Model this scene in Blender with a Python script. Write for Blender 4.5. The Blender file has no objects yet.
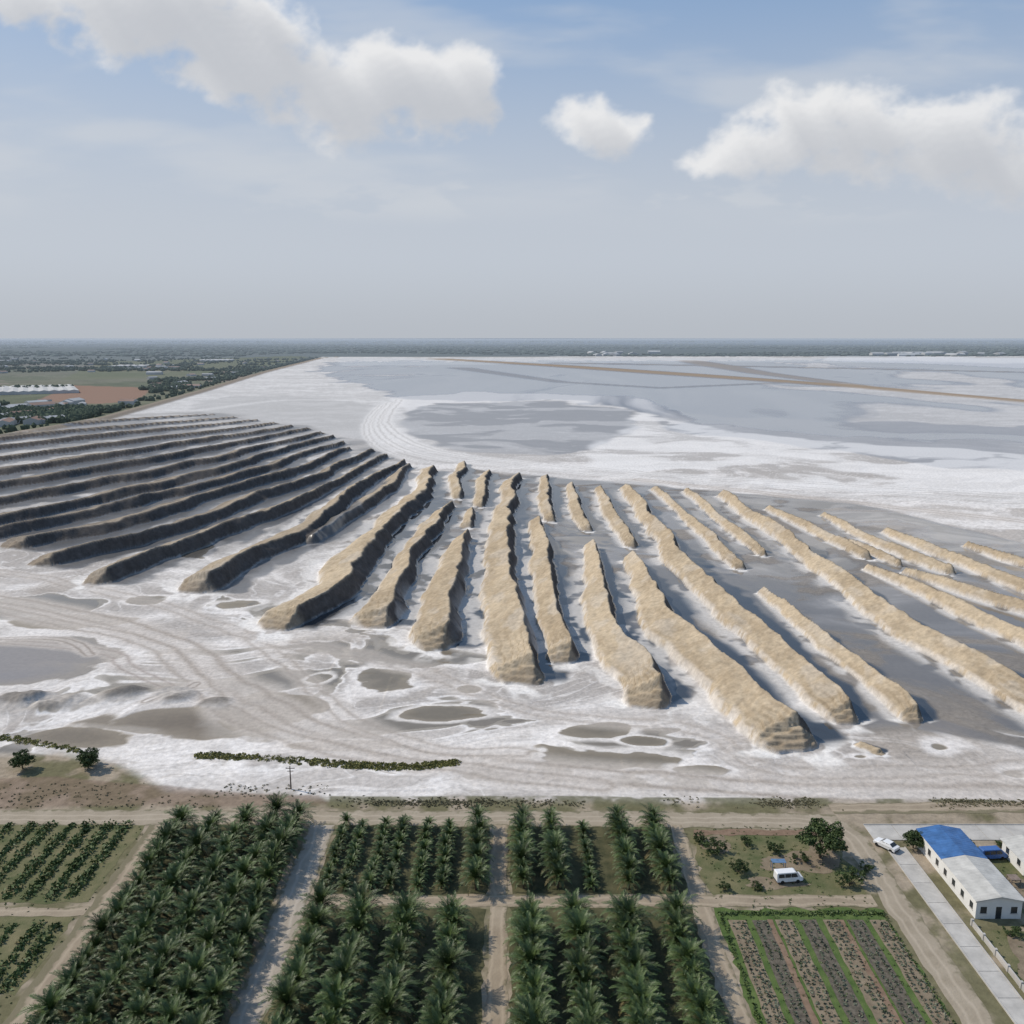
import bpy, math, random
import numpy as np
from mathutils import Vector, Matrix
random.seed(7); rng=np.random.default_rng(11)
scene=bpy.context.scene
H=90.0; F=887.0; P=math.radians(11.16); CP,SP=math.cos(P),math.sin(P)
SUN_EL=math.radians(44); SUN_AZ=math.radians(-68)   # azimuth measured from +Y toward +X

def site(u,v):
    "survey point of the ground plan (metres) read off the reference"
    xc=(u-512)/F; yc=(512-v)/F
    dz=SP-yc*CP; t=H/dz
    return (xc*t, t*(CP+yc*SP))
def sites(l): return [site(*p) for p in l]

# ------------------------------------------------------------------ helpers
def link(o): scene.collection.objects.link(o); return o
def empty(name,loc=(0,0,0),rz=0):
    e=bpy.data.objects.new(name,None); e.location=loc; e.rotation_euler[2]=rz; return link(e)
def obj(name,verts,faces,mats,fmat=None,parent=None,smooth=False,loc=None,rz=0):
    me=bpy.data.meshes.new(name); me.from_pydata([tuple(v) for v in verts],[],[tuple(f) for f in faces])
    for m in (mats if isinstance(mats,(list,tuple)) else [mats]): me.materials.append(m)
    if fmat is not None: me.polygons.foreach_set('material_index',list(fmat))
    if smooth: me.polygons.foreach_set('use_smooth',[True]*len(me.polygons))
    me.update(); o=bpy.data.objects.new(name,me)
    if loc: o.location=loc
    o.rotation_euler[2]=rz
    if parent: o.parent=parent
    return link(o)
def npmesh(name,V,Fa,mats,smooth=False,fmat=None):
    me=bpy.data.meshes.new(name); V=np.asarray(V,np.float32); Fa=np.asarray(Fa,np.int32)
    n=Fa.shape[1]; me.vertices.add(len(V)); me.vertices.foreach_set('co',V.ravel())
    me.loops.add(Fa.size); me.loops.foreach_set('vertex_index',Fa.ravel())
    me.polygons.add(len(Fa)); me.polygons.foreach_set('loop_start',np.arange(0,Fa.size,n,dtype=np.int32))
    me.polygons.foreach_set('loop_total',np.full(len(Fa),n,np.int32))
    for m in (mats if isinstance(mats,(list,tuple)) else [mats]): me.materials.append(m)
    if fmat is not None: me.polygons.foreach_set('material_index',np.asarray(fmat,np.int32))
    me.polygons.foreach_set('use_smooth',np.full(len(Fa),smooth))
    me.update(calc_edges=True); return me

TAB=rng.random((8,256,256)).astype(np.float32)
def vn(x,y,k=0):
    xi=np.floor(x).astype(np.int64); yi=np.floor(y).astype(np.int64); fx=x-xi; fy=y-yi
    fx=fx*fx*(3-2*fx); fy=fy*fy*(3-2*fy); T=TAB[k%8]
    a=T[xi&255,yi&255]; b=T[(xi+1)&255,yi&255]; c=T[xi&255,(yi+1)&255]; d=T[(xi+1)&255,(yi+1)&255]
    return (a*(1-fx)+b*fx)*(1-fy)+(c*(1-fx)+d*fx)*fy
def fbm(x,y,o=4,k=0,r=.5):
    s=0;a=.5;t=0
    for i in range(o):
        c,sn=math.cos(.6*i),math.sin(.6*i)
        s=s+a*vn((x*c-y*sn)*2**i+17.3*i,(x*sn+y*c)*2**i+5.1*i,k+i); t+=a; a*=r
    return s/t
def ss(a,b,x):
    t=np.clip((x-a)/(b-a),0,1); return t*t*(3-2*t)
def sdpoly(X,Y,poly):
    d=np.full(X.shape,1e18); ins=np.zeros(X.shape,bool); n=len(poly)
    for i in range(n):
        ax,ay=poly[i]; bx,by=poly[(i+1)%n]; ex,ey=bx-ax,by-ay
        t=np.clip(((X-ax)*ex+(Y-ay)*ey)/(ex*ex+ey*ey+1e-9),0,1)
        d=np.minimum(d,(X-ax-t*ex)**2+(Y-ay-t*ey)**2)
        c=((ay>Y)!=(by>Y))
        xx=ax+(Y-ay)*ex/(ey if abs(ey)>1e-9 else 1e-9)
        ins^=(c&(X<xx))
    return np.where(ins,-1,1)*np.sqrt(d)
def catmull(pts,n=5):
    P_=[np.array(p,float) for p in pts]
    P_=[2*P_[0]-P_[1]]+P_+[2*P_[-1]-P_[-2]]; out=[]
    for i in range(1,len(P_)-2):
        for j in range(n):
            t=j/n; a,b,c,d=P_[i-1:i+3]
            out.append(.5*((2*b)+(c-a)*t+(2*a-5*b+4*c-d)*t*t+(3*b-a-3*c+d)*t**3))
    out.append(P_[-2]); return out
def linedist(X,Y,pts):
    d=np.full(X.shape,1e18)
    for (a,b) in zip(pts[:-1],pts[1:]):
        ex,ey=b[0]-a[0],b[1]-a[1]
        t=np.clip(((X-a[0])*ex+(Y-a[1])*ey)/(ex*ex+ey*ey+1e-9),0,1)
        d=np.minimum(d,(X-a[0]-t*ex)**2+(Y-a[1]-t*ey)**2)
    return np.sqrt(d)

# ------------------------------------------------------------------ materials
def mat(name,col,rough=.9,var=.25,scale=1.0,bump=0.0,bscale=None,col2=None,rand=0,spec=.3,coord='Object',metal=0,detail=4):
    m=bpy.data.materials.new(name); m.use_nodes=True; nt=m.node_tree; N=nt.nodes; L=nt.links
    b=N['Principled BSDF']; b.inputs['Roughness'].default_value=rough; b.inputs['Specular IOR Level'].default_value=spec; b.inputs['Metallic'].default_value=metal
    tc=N.new('ShaderNodeTexCoord'); 
    if coord=='World':
        g=N.new('ShaderNodeNewGeometry'); src=g.outputs['Position']
    else: src=tc.outputs['Object']
    n=N.new('ShaderNodeTexNoise'); n.inputs['Scale'].default_value=scale; n.inputs['Detail'].default_value=detail; n.inputs['Roughness'].default_value=.6
    L.new(src,n.inputs['Vector'])
    r=N.new('ShaderNodeValToRGB'); c2=col2 or tuple(min(1,c*(1+var)) for c in col)
    c1=tuple(c*(1-var) for c in col) if not col2 else col
    r.color_ramp.elements[0].position=.32; r.color_ramp.elements[1].position=.68
    r.color_ramp.elements[0].color=(*c1,1); r.color_ramp.elements[1].color=(*c2,1)
    L.new(n.outputs['Fac'],r.inputs['Fac']); out=r.outputs['Color']
    if rand:
        oi=N.new('ShaderNodeObjectInfo'); mr=N.new('ShaderNodeMapRange'); mr.inputs['To Min'].default_value=1-rand; mr.inputs['To Max'].default_value=1+rand
        L.new(oi.outputs['Random'],mr.inputs['Value']); mx=N.new('ShaderNodeVectorMath'); mx.operation='SCALE'
        L.new(out,mx.inputs[0]); L.new(mr.outputs['Result'],mx.inputs['Scale']); out=mx.outputs['Vector']
    L.new(out,b.inputs['Base Color'])
    if bump:
        n2=N.new('ShaderNodeTexNoise'); n2.inputs['Scale'].default_value=bscale or scale*4; n2.inputs['Detail'].default_value=3
        L.new(src,n2.inputs['Vector']); bp=N.new('ShaderNodeBump'); bp.inputs['Strength'].default_value=min(1,bump); bp.inputs['Distance'].default_value=.15
        L.new(n2.outputs['Fac'],bp.inputs['Height']); L.new(bp.outputs['Normal'],b.inputs['Normal'])
    return m
M_palm=mat('palm_leaf',(.032,.058,.016),.5,col2=(.085,.12,.036),scale=.9,rand=.28,spec=.35,detail=2)
M_palm2=mat('palm_leaf_dry',(.17,.14,.06),.7,scale=1,rand=.2,detail=2)
M_trunk=mat('palm_trunk',(.10,.075,.05),.95,scale=4,bump=.6)
M_leaf=mat('tree_leaf',(.035,.058,.018),.6,col2=(.085,.12,.04),scale=.6,rand=.15,detail=2)
M_crop=mat('crop_leaf',(.045,.075,.022),.6,col2=(.11,.15,.05),scale=.5,coord='World',detail=2)
M_crop2=mat('vegetable_leaf',(.075,.095,.06),.7,col2=(.17,.19,.135),scale=1.2,coord='World',detail=2)
M_hedge=mat('hedge_leaf',(.13,.125,.04),.8,col2=(.24,.23,.08),scale=.5,coord='World',detail=2)
M_soil=mat('plot_soil',(.034,.040,.017),.95,col2=(.11,.10,.05),scale=.35,bump=.5,bscale=3,coord='World')
M_soil2=mat('bed_soil',(.16,.125,.085),.95,col2=(.25,.20,.14),scale=.5,bump=.5,bscale=3,coord='World')
M_bed=mat('bed_mulch',(.065,.055,.042),.9,col2=(.15,.13,.10),scale=1.5,bump=.5,bscale=4,coord='World')
M_red=mat('red_soil',(.16,.105,.07),.95,col2=(.24,.165,.115),scale=.8,bump=.4,coord='World')
M_grass=mat('grass',(.07,.088,.032),.95,col2=(.19,.165,.09),scale=.22,bump=.6,bscale=4,coord='World',detail=8)
M_lush=mat('lush_grass',(.05,.09,.02),.95,col2=(.11,.15,.045),scale=.4,bump=.6,bscale=5,coord='World')
M_conc=mat('concrete_slab',(.43,.41,.38),.85,var=.16,scale=.4,bump=.15,coord='World')
M_white=mat('white_plaster',(.68,.67,.64),.8,var=.06,scale=.7)
M_roofw=mat('roof_sheet_pale',(.47,.455,.42),.5,var=.2,scale=.5)
M_blue=mat('roof_sheet_blue',(.05,.13,.30),.5,var=.25,scale=.6)
M_dark=mat('dark_opening',(.03,.035,.04),.25,var=.2,scale=2,spec=.5)
M_paintw=mat('white_paint',(.72,.72,.72),.3,var=.03,scale=2,spec=.5)
M_paintb=mat('blue_paint',(.05,.13,.35),.35,var=.05,scale=2,spec=.5)
M_tyre=mat('tyre_rubber',(.02,.02,.02),.9,scale=5)
M_wood=mat('weathered_wood',(.13,.10,.08),.9,scale=3)
M_tarp=mat('blue_tarp',(.10,.18,.30),.6,scale=2)
M_metal=mat('rusty_metal',(.22,.17,.14),.7,scale=2)

def road_mat(name,c,c2,width):
    m=mat(name,c,.95,col2=c2,scale=.25,bump=.4,bscale=2.5,coord='World',detail=8)
    nt=m.node_tree;N=nt.nodes;L=nt.links; b=N['Principled BSDF']; src=b.inputs['Base Color'].links[0].from_socket
    uv=N.new('ShaderNodeUVMap'); sp=N.new('ShaderNodeSeparateXYZ'); L.new(uv.outputs[0],sp.inputs[0])
    nz=N.new('ShaderNodeTexNoise'); nz.inputs['Scale'].default_value=.12; g=N.new('ShaderNodeNewGeometry'); L.new(g.outputs['Position'],nz.inputs['Vector'])
    def mm(op,a,b_=None,c_=None):
        n=N.new('ShaderNodeMath'); n.operation=op
        for i,x in enumerate((a,b_,c_)):
            if x is None: continue
            if isinstance(x,(int,float)): n.inputs[i].default_value=x
            else: L.new(x,n.inputs[i])
        return n.outputs[0]
    d0_=mm('SUBTRACT',sp.outputs[0],width/2); d=mm('ADD',d0_,mm('MULTIPLY',mm('SUBTRACT',nz.outputs['Fac'],.5),1.6))
    d=mm('ABSOLUTE',mm('SUBTRACT',mm('ABSOLUTE',d),.85)); k=mm('SUBTRACT',1,mm('MULTIPLY',d,2.6)); k=mm('MAXIMUM',k,0)
    mx=N.new('ShaderNodeMix'); mx.data_type='RGBA'; L.new(mm('MULTIPLY',k,.55),mx.inputs['Factor']); L.new(src,mx.inputs['A'])
    mx.inputs['B'].default_value=(min(1,c2[0]*1.25),min(1,c2[1]*1.25),min(1,c2[2]*1.27),1)
    nz2=N.new('ShaderNodeTexNoise'); nz2.inputs['Scale'].default_value=.6; nz2.inputs['Detail'].default_value=4; L.new(g.outputs['Position'],nz2.inputs['Vector'])
    ed=mm('MULTIPLY',mm('ABSOLUTE',d0_),2/width); ed=mm('ADD',ed,mm('MULTIPLY',mm('SUBTRACT',nz2.outputs['Fac'],.5),1.4)); 
    mp=N.new('ShaderNodeMapRange'); mp.interpolation_type='SMOOTHSTEP'; mp.inputs['From Min'].default_value=.75; mp.inputs['From Max'].default_value=1.05; L.new(ed,mp.inputs['Value'])
    mx2=N.new('ShaderNodeMix'); mx2.data_type='RGBA'; L.new(mm('MULTIPLY',mp.outputs[0],.8),mx2.inputs['Factor']); L.new(mx.outputs['Result'],mx2.inputs['A']); mx2.inputs['B'].default_value=(.15,.135,.08,1)
    L.new(mx2.outputs['Result'],b.inputs['Base Color'])
    return m

# ------------------------------------------------------------------ TERRAIN
vs=np.concatenate([np.arange(1060,800,-2.5),np.arange(800,410,-.55),np.arange(410,355,-.6),np.arange(355,342,-1.0)])
ys=[site(512,v)[1] for v in vs]; ys=[-300,-120,0,60]+ys+[22000,34000,60000]
ys=np.array(ys)
sc=np.concatenate([[-3,-2,-1.4,-1,-.8],np.arange(-.66,.661,1.25/887),[.8,1,1.4,2,3]])
nY,nX=len(ys),len(sc)
X=(sc[None,:]*np.maximum(ys,95)[:,None]).ravel(); Y=np.repeat(ys,nX)
Z=np.zeros_like(X); wet=np.zeros_like(X)
Yp=np.maximum(Y,95); px=Yp/887.
C=np.zeros((len(X),3))
def blend(m,col):
    global C
    C=C*(1-m[:,None])+np.asarray(col)*m[:,None]
# 1 salt marbling
wx=fbm(X/60,Y/60,3,1)-.5; wy=fbm(X/60+40,Y/60+9,3,2)-.5
n1=fbm((X+wx*90)/70,(Y+wy*90)/45,5,0)
n2=fbm((X+wx*60)/14,(Y+wy*60)/11,4,3)
ns=fbm((X+wx*70)/60,(Y+wy*40)/14,5,5)
npd=fbm((X+wx*80)/34,(Y+wy*70)/20,5,6)
SALT=np.array([.72,.68,.645]); GREY=np.array([.32,.29,.265])
t=ss(.42,.62,n1*.55+n2*.45)
C[:]=SALT; blend(t*.78,GREY)
blend(ss(.48,.64,ns)*.65,(.38,.345,.315))
ring=np.abs(np.sin(ns*34+n2*3)); blend((1-ss(.0,.4,ring))*.4,(.36,.325,.29))
ring=np.abs(np.sin(n1*40+n2*5)); blend((1-ss(.0,.3,ring))*.5,(.80,.765,.735))
fine=fbm(X/3,Y/4,3,4); blend(ss(.5,.75,fine)*.3,(.40,.37,.34))
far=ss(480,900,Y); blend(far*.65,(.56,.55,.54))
# 2 lake
def zone(pts,feather=6,warp=0):
    wpts=sites(pts); s=px*feather
    sd=sdpoly(X+warp*px*(wx*2),Y+warp*px*3*(wy*2),wpts)
    return 1-ss(-s,s,sd)
lw=fbm(X/700,Y/1100,4,2)-.5
nl=fbm(X/330+2.5*lw,Y/900+2.5*lw,6,6,.55)
nw=fbm(X/90+2.5*lw,Y/500+2.5*lw,5,1,.55)
lake=zone([(330,361.5),(1100,360),(1100,446),(960,440),(840,434),(700,423),(640,412),(600,402),(480,402),(400,399),(350,382),(318,370)],5,20)
L1=lake*(1-.8*ss(.60,.69,nl))
blend(L1,(.185,.20,.228)); wet=np.maximum(wet,L1*.62)
blend(L1*ss(.5,.65,nw)*.25,(.34,.34,.345))
lk2=zone([(402,412),(430,404),(560,402),(640,410),(625,432),(600,446),(540,455),(470,450),(425,440),(400,425)],5,15)
blend(lk2*.88*(1-.6*ss(.5,.62,n1)),(.25,.245,.245)); wet=np.maximum(wet,lk2*.4)
lk3=zone([(660,410),(760,420),(1100,430),(1100,470),(930,462),(760,440),(660,428)],5,20)
blend(lk3*.75*ss(.32,.5,nl),(.27,.27,.28)); wet=np.maximum(wet,lk3*.4)
wt=zone([(590,445),(640,412),(700,425),(800,438),(1100,460),(1100,492),(860,488),(700,480),(590,468)],6,15)
blend(wt*.7*(1-ss(.5,.62,n1)),(.74,.715,.69))
wsh=zone([(392,398),(470,392),(640,398),(700,420),(640,432),(630,408),(560,401),(430,404),(405,412)],3,10); blend(wsh*.6*ss(.35,.6,nw),(.70,.68,.665)); wet*=(1-wsh*.5)
wp=zone([(340,358),(1100,358),(1100,364),(700,362),(340,366)],2,5); blend(wp*.45,(.50,.515,.53)); 
wp=zone([(820,356),(1100,358),(1100,372),(930,364),(830,361)],2,5); blend(wp*.65,(.60,.605,.62)); wet*=(1-wp*.65)
lf=zone([(190,400),(300,395),(390,410),(380,445),(300,425),(200,412)],8,20); blend(lf*.5,(.40,.39,.38))
# 3 channel mud
ch=zone([(400,500),(470,470),(560,478),(640,482),(720,488),(860,505),(1100,560),(1100,770),(1000,738),(930,738),(880,742),(840,700),(760,700),(690,662),(600,622),(560,635),(480,615),(400,590),(340,600),(330,570),(360,530)],9,18)
mo=ss(.47,.66,n2*.5+ns*.5)
blend(ch*(.95-.3*ss(.5,.7,n1)),(.135,.12,.105)); blend(ch*mo*.5,(.30,.27,.24)); wet=np.maximum(wet,ch*(.68-.58*mo))
chl=zone([(-60,420),(220,412),(330,432),(400,455),(390,500),(330,560),(240,575),(100,560),(-60,530)],9,15)
blend(chl*(.35+.5*ss(.42,.60,n1)),(.24,.225,.21)); wet=np.maximum(wet,chl*.4*ss(.42,.6,n1))
cr=zone([(820,525),(1100,560),(1100,600),(900,560)],9,5); blend(cr*.5,(.33,.30,.265))
band=zone([(820,500),(1100,515),(1100,560),(960,545),(830,520)],6,10); blend(band*.5*ss(.4,.6,n2),(.50,.455,.41))
apron=zone([(-100,560),(150,575),(300,610),(420,640),(560,660),(700,700),(860,730),(1100,730),(1100,792),(600,792),(300,780),(-100,740)],12,10)
pm=ss(.565,.578,npd)*apron; pr=(ss(.525,.563,npd)*apron)*(1-pm)
blend(pr*.8,(.79,.755,.725)); blend(pm*.85,(.26,.225,.175)); wet=np.maximum(wet*(1-pr),pm*.5)
pm2=ss(.595,.61,npd)*pm; blend(pm2*.8,(.175,.145,.105)); wet=np.maximum(wet,pm2*.7)
st_=zone([(-100,560),(1100,730),(1100,795),(-100,780)],20,10); blend(st_*ss(.42,.65,fbm(X/50,Y/40,4,1))*.45,(.34,.29,.24))
# 4 pools
def pool(u,v,ru,rv,col=(.185,.15,.10),w=.66,rim=.75,am=.85):
    cx,cy=site(u,v); rx=ru*cy/887; ry=rv*cy*cy/(H*F)
    sel=np.where((abs(X-cx)<3*rx)&(abs(Y-cy)<3*ry))[0]
    e=np.sqrt(((X[sel]-cx)/rx)**2+((Y[sel]-cy)/ry)**2)+am*((n2[sel]-.5)*1.9+(n1[sel]-.5)*1.4+(ns[sel]-.5)*1.8)
    m=1-ss(.92,1.02,e); r=(ss(.95,1.02,e)-ss(1.15,1.6,e))*rim
    C[sel]=C[sel]*(1-r[:,None])+np.array(SALT)*1.08*r[:,None]
    sh=ss(.35,1.0,e)[:,None]*.4
    C[sel]=C[sel]*(1-m[:,None])+(np.array(col)*(1-sh)+np.array([.34,.28,.20])*sh)*m[:,None]
    wet[sel]=np.maximum(wet[sel]*(1-r),m*w)
for p in [(386,680,33,16),(452,714,38,9),(602,762,80,13),(606,729,36,10),(937,748,32,14),(1012,776,30,12),(640,740,20,5),(320,678,14,6),(470,690,14,5),(700,770,30,6),(860,757,22,6),(240,605,26,7),(150,600,20,5),(205,548,12,6)]:
    pool(*p)
pool(25,660,92,30,(.25,.22,.195),.6,.5,.45); pool(75,622,55,8,(.27,.23,.185),.4,.3,.6); pool(190,722,120,21,(.175,.135,.088),.6,.4,.4); pool(262,712,55,22,(.175,.135,.088),.6,.2,.5); pool(90,737,75,12,(.19,.15,.10),.55,.2,.5)
pool(345,745,40,6,(.30,.255,.21),.3)
# 5 tracks / flow lines
def track(pts,w=2.0,st=.6,col=(.34,.295,.255),c2=None):
    pl=catmull(sites(pts),6); xs=[p[0] for p in pl]; yy=[p[1] for p in pl]
    sel=np.where((X>min(xs)-60)&(X<max(xs)+60)&(Y>min(yy)-60)&(Y<max(yy)+60))[0]
    if not len(sel): return
    d=linedist(X[sel]+(n2[sel]-.5)*5,Y[sel]+(n1[sel]-.5)*14,pl)
    b=(1-ss(w*1.2,w*3.2,d))*min(1,.75*st+.1); C[sel]=C[sel]*(1-b[:,None])+np.array(c2 if c2 else (.55,.50,.455))*b[:,None]
    m=(np.exp(-((d-w)/(.35*w))**2))*st; C[sel]=C[sel]*(1-m[:,None])+np.array(col)*m[:,None]
    wet[sel]*=(1-b)
track([(-60,590),(40,606),(120,622),(185,648),(240,682),(310,728),(400,758),(540,776),(760,786),(1100,792)],3.2,.8)
track([(-60,600),(60,622),(140,640),(200,675),(240,720),(320,752),(430,772),(600,790)],2.4,.65)
track([(250,640),(300,668),(350,720),(430,752),(520,758)],2,.55)
track([(-60,560),(80,585),(170,606),(260,640),(330,650),(420,668),(480,690),(540,712),(600,720),(700,730),(760,762),(850,770),(1100,765)],2.2,.5)
track([(-60,640),(90,650),(150,672),(180,690)],1.6,.6,(.3,.25,.22)); track([(90,655),(60,640),(0,640),(-60,650)],1.2,.7,(.22,.18,.15))
track([(150,700),(190,688),(200,680)],1.2,.7,(.24,.20,.17))
SH=[(395,401),(383,415),(383,430),(415,449),(500,463),(640,475),(800,485),(1100,503)]
track(SH,9,.2,(.6,.58,.56),(.78,.755,.73)); 
for k,off in enumerate((-5,5,14)):
    track([(u-off if i<4 else u,v+off*(.3 if i<2 else .55)) for i,(u,v) in enumerate(SH)],3.6-.6*k,.6,(.40,.375,.35),(.76,.73,.70))
track([(200,410),(290,400),(395,402)],5,.4,(.45,.43,.41),(.72,.70,.68)); track([(640,480),(830,500),(930,512),(1100,530)],3,.7,(.38,.33,.285),(.60,.55,.505))
def causeway(pts,vp,col,h,st=1):
    pl=sites(pts); d=linedist(X,Y,pl); wm=np.minimum(vp*Yp*Yp/(H*F)+6,60+8*vp); m=(1-ss(wm*.5,wm*1.1,d))*st
    blend(m,col); Z[:]=Z+h*(1-ss(wm*.3,wm*1.0,d)); wet[:]=wet*(1-m)
causeway([(440,359),(560,366),(720,377),(860,387),(1100,408)],1.0,(.30,.23,.165),1.5,.95)
causeway([(690,361),(760,373),(860,386)],.6,(.33,.275,.22),1,.6)
causeway([(560,363),(800,367.5),(1100,374)],.55,(.30,.27,.235),.8,.6)
causeway([(460,368),(560,382),(660,388),(780,383)],.45,(.32,.29,.255),.5,.4)
def dike(pts,wm,col,h,st=1):
    pl=sites(pts); d=linedist(X,Y,pl); m=(1-ss(wm*.8,wm*1.3,d))*st
    blend(m,col); Z[:]=Z+h*(1-ss(wm*.3,wm*1.2,d)); wet[:]=wet*(1-m)
dike([(-80,457),(0,438),(100,420),(200,392),(262,373),(322,358),(340,357)],10,(.27,.22,.17),3.0,.95)
dike([(322,357.6),(700,356.8),(1100,358)],40,(.26,.25,.225),2,.6)

# 6 spoil ridges
def ridge(pts,hgt,tan=1.0,lf_=1.0):
    W=[]
    for (u,v,hw) in pts:
        x,y=site(u,v); W.append((x,y,hw*y/887*1.02))
    W=catmull(W,4) if len(W)>2 else [np.array(w) for w in W]
    xs=[w[0] for w in W]; yy=[w[1] for w in W]; mw=max(w[2] for w in W)
    sel=np.where((X>min(xs)-3*mw)&(X<max(xs)+3*mw)&(Y>min(yy)-3*mw)&(Y<max(yy)+3*mw))[0]
    x=X[sel]; y=Y[sel]
    wob=fbm(x/9,y/13,3,5)-.5; x=x+wob*2.8*min(1,mw/6)+ (fbm(x/30,y/44,2,7)-.5)*mw*1.05
    best=np.full(x.shape,1e18); lat=np.zeros(x.shape); over=np.zeros(x.shape); wid=np.ones(x.shape); al=np.zeros(x.shape)
    n=len(W)-1
    for i in range(n):
        a,b=W[i],W[i+1]; ex,ey=b[0]-a[0],b[1]-a[1]; l=math.hypot(ex,ey)+1e-6
        tr=((x-a[0])*ex+(y-a[1])*ey)/(l*l); tc=np.clip(tr,0,1)
        d2=(x-a[0]-tc*ex)**2+(y-a[1]-tc*ey)**2
        cr_=((x-a[0])*ey-(y-a[1])*ex)/l
        u=d2<best; best=np.where(u,d2,best)
        ov=np.zeros(x.shape)
        if i==0: ov=np.where(tr<0,-tr*l,ov)
        if i==n-1: ov=np.where(tr>1,(tr-1)*l,ov)
        la=np.where(ov>0,cr_,np.sign(cr_)*np.sqrt(d2))
        lat=np.where(u,la,lat); over=np.where(u,ov,over); wid=np.where(u,a[2]+(b[2]-a[2])*tc,wid); al=np.where(u,(i+tc)/n,al)
    if W[-1][1]<W[0][1]: lat=-lat
    s=lat/wid; s=s+wob*.16
    oo=np.maximum(0,over/wid+wob*.35*(over>0))
    s=s/np.sqrt(np.clip(1-.85*np.clip(oo,0,1.05)**1.6,.10,1))
    cw=fbm(x/12,y/60,2,3)*.16-.03
    ck=.26+cw                                   # crest position
    f=np.where(s<ck,.30*ss(-1,-.80,s)+.70*np.clip((s+.92)/(ck+.92),0,1),1-.95*np.clip((s-ck)/.42,0,1)-.05*ss(.0,1,(s-ck)/.6))
    st3=fbm(x/8,y/8,2,0)*.16
    g=np.where(al>.5,.40*(1-ss(.0,.24,oo-st3))+.3*(1-ss(.34,.58,oo-st3))+.3*(1-ss(.66,.90,oo-st3)),1-ss(.0,.9,oo))
    hh=1.08*hgt*(.55+.45*np.minimum(1,wid/(mw*.8)))*(.76+.48*fbm(x/22,y/34,2,2))
    z=f*g*hh
    rough_=(fbm(x/1.8,y/2.4,3,1)-.5)*.42+(fbm(x/6,y/4.5,3,0)-.5)*.75
    z=z+rough_*ss(.12,.6,f*g)*min(1,hgt/4)
    st=.9; zq=z/st+wob*.8; fr=zq-np.floor(zq); zt=(np.floor(zq)+ss(.3,.7,fr)-wob*.8)*st
    k=(.10 if tan>.6 else 0)+.65*ss(.82,.98,al); z=z*(1-k)+zt*k
    z=np.maximum(z,0)
    Z[sel]=np.maximum(Z[sel],z)
    m=ss(.02,.10,f*g)
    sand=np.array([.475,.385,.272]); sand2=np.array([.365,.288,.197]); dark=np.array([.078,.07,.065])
    dk2=np.array([.16,.14,.122])
    q=fbm(x/2.2,y/3.2,4,6,.6)[:,None]; qb=fbm(x/14,y/26,3,1)[:,None]
    q2=ss(.35,.65,q*.5+qb*.5)
    base=sand*(1-q2)+sand2*q2
    crust=ss(.56,.68,fbm(x/7,y/13,4,4))[:,None]*.35*ss(-.9,-.3,s)[:,None]; base=base*(1-crust)+np.array([.53,.475,.405])*crust
    strat=((1-ss(.0,.22,np.abs(fr-.5)))[:,None])*(ss(.78,.95,al))[:,None]; base=base*(1-strat*.35)
    base=base*tan+(dk2*(.75+.5*q))*(1-tan)
    crest=(ss(-.5,-.1,s)*(1-ss(.2,.4,s))*ss(.30,.5,qb[:,0]+.1*q[:,0]))[:,None]*(.8 if tan>.2 else .6)*(1-tan); base=base*(1-crest)+np.array([.36,.295,.22])*crest
    ts=.9 if tan>.4 else .15
    toe=((1-ss(-.98,-.66,s))*ss(.32,.54,q[:,0]))[:,None]*ts; base=base*(1-toe)+np.array([.64,.60,.555])*toe
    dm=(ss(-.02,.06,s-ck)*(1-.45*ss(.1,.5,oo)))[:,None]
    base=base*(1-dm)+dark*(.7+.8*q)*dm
    fe=(ss(.2,.75,oo)*(al>.5))[:,None]*.5; base=base*(1-fe)+np.array([.24,.19,.14])*(.7+.6*q)*fe
    e=np.maximum(np.abs(s),oo); hn=fbm(x/6,y/8,3,2)
    hs=1 if tan>.4 else .3
    halo=hs*(ss(.88,.98,e)-ss(1.3,2.2,e))*ss(.38,.52,hn)*(.6+.4*ss(.0,.4,oo)); halo=halo*np.where(s>0,.12+.88*ss(.2,.7,oo),1); C[sel]=C[sel]*(1-halo[:,None])+np.array([.75,.715,.675])*halo[:,None]; wet[sel]*=(1-halo)
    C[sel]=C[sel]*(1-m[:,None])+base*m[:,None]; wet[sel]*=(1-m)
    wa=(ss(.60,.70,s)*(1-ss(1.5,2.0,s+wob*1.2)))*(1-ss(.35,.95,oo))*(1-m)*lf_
    C[sel]=C[sel]*(1-wa[:,None])+np.array([.040,.044,.05])*wa[:,None]; wet[sel]=np.maximum(wet[sel],wa*.75)
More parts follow.
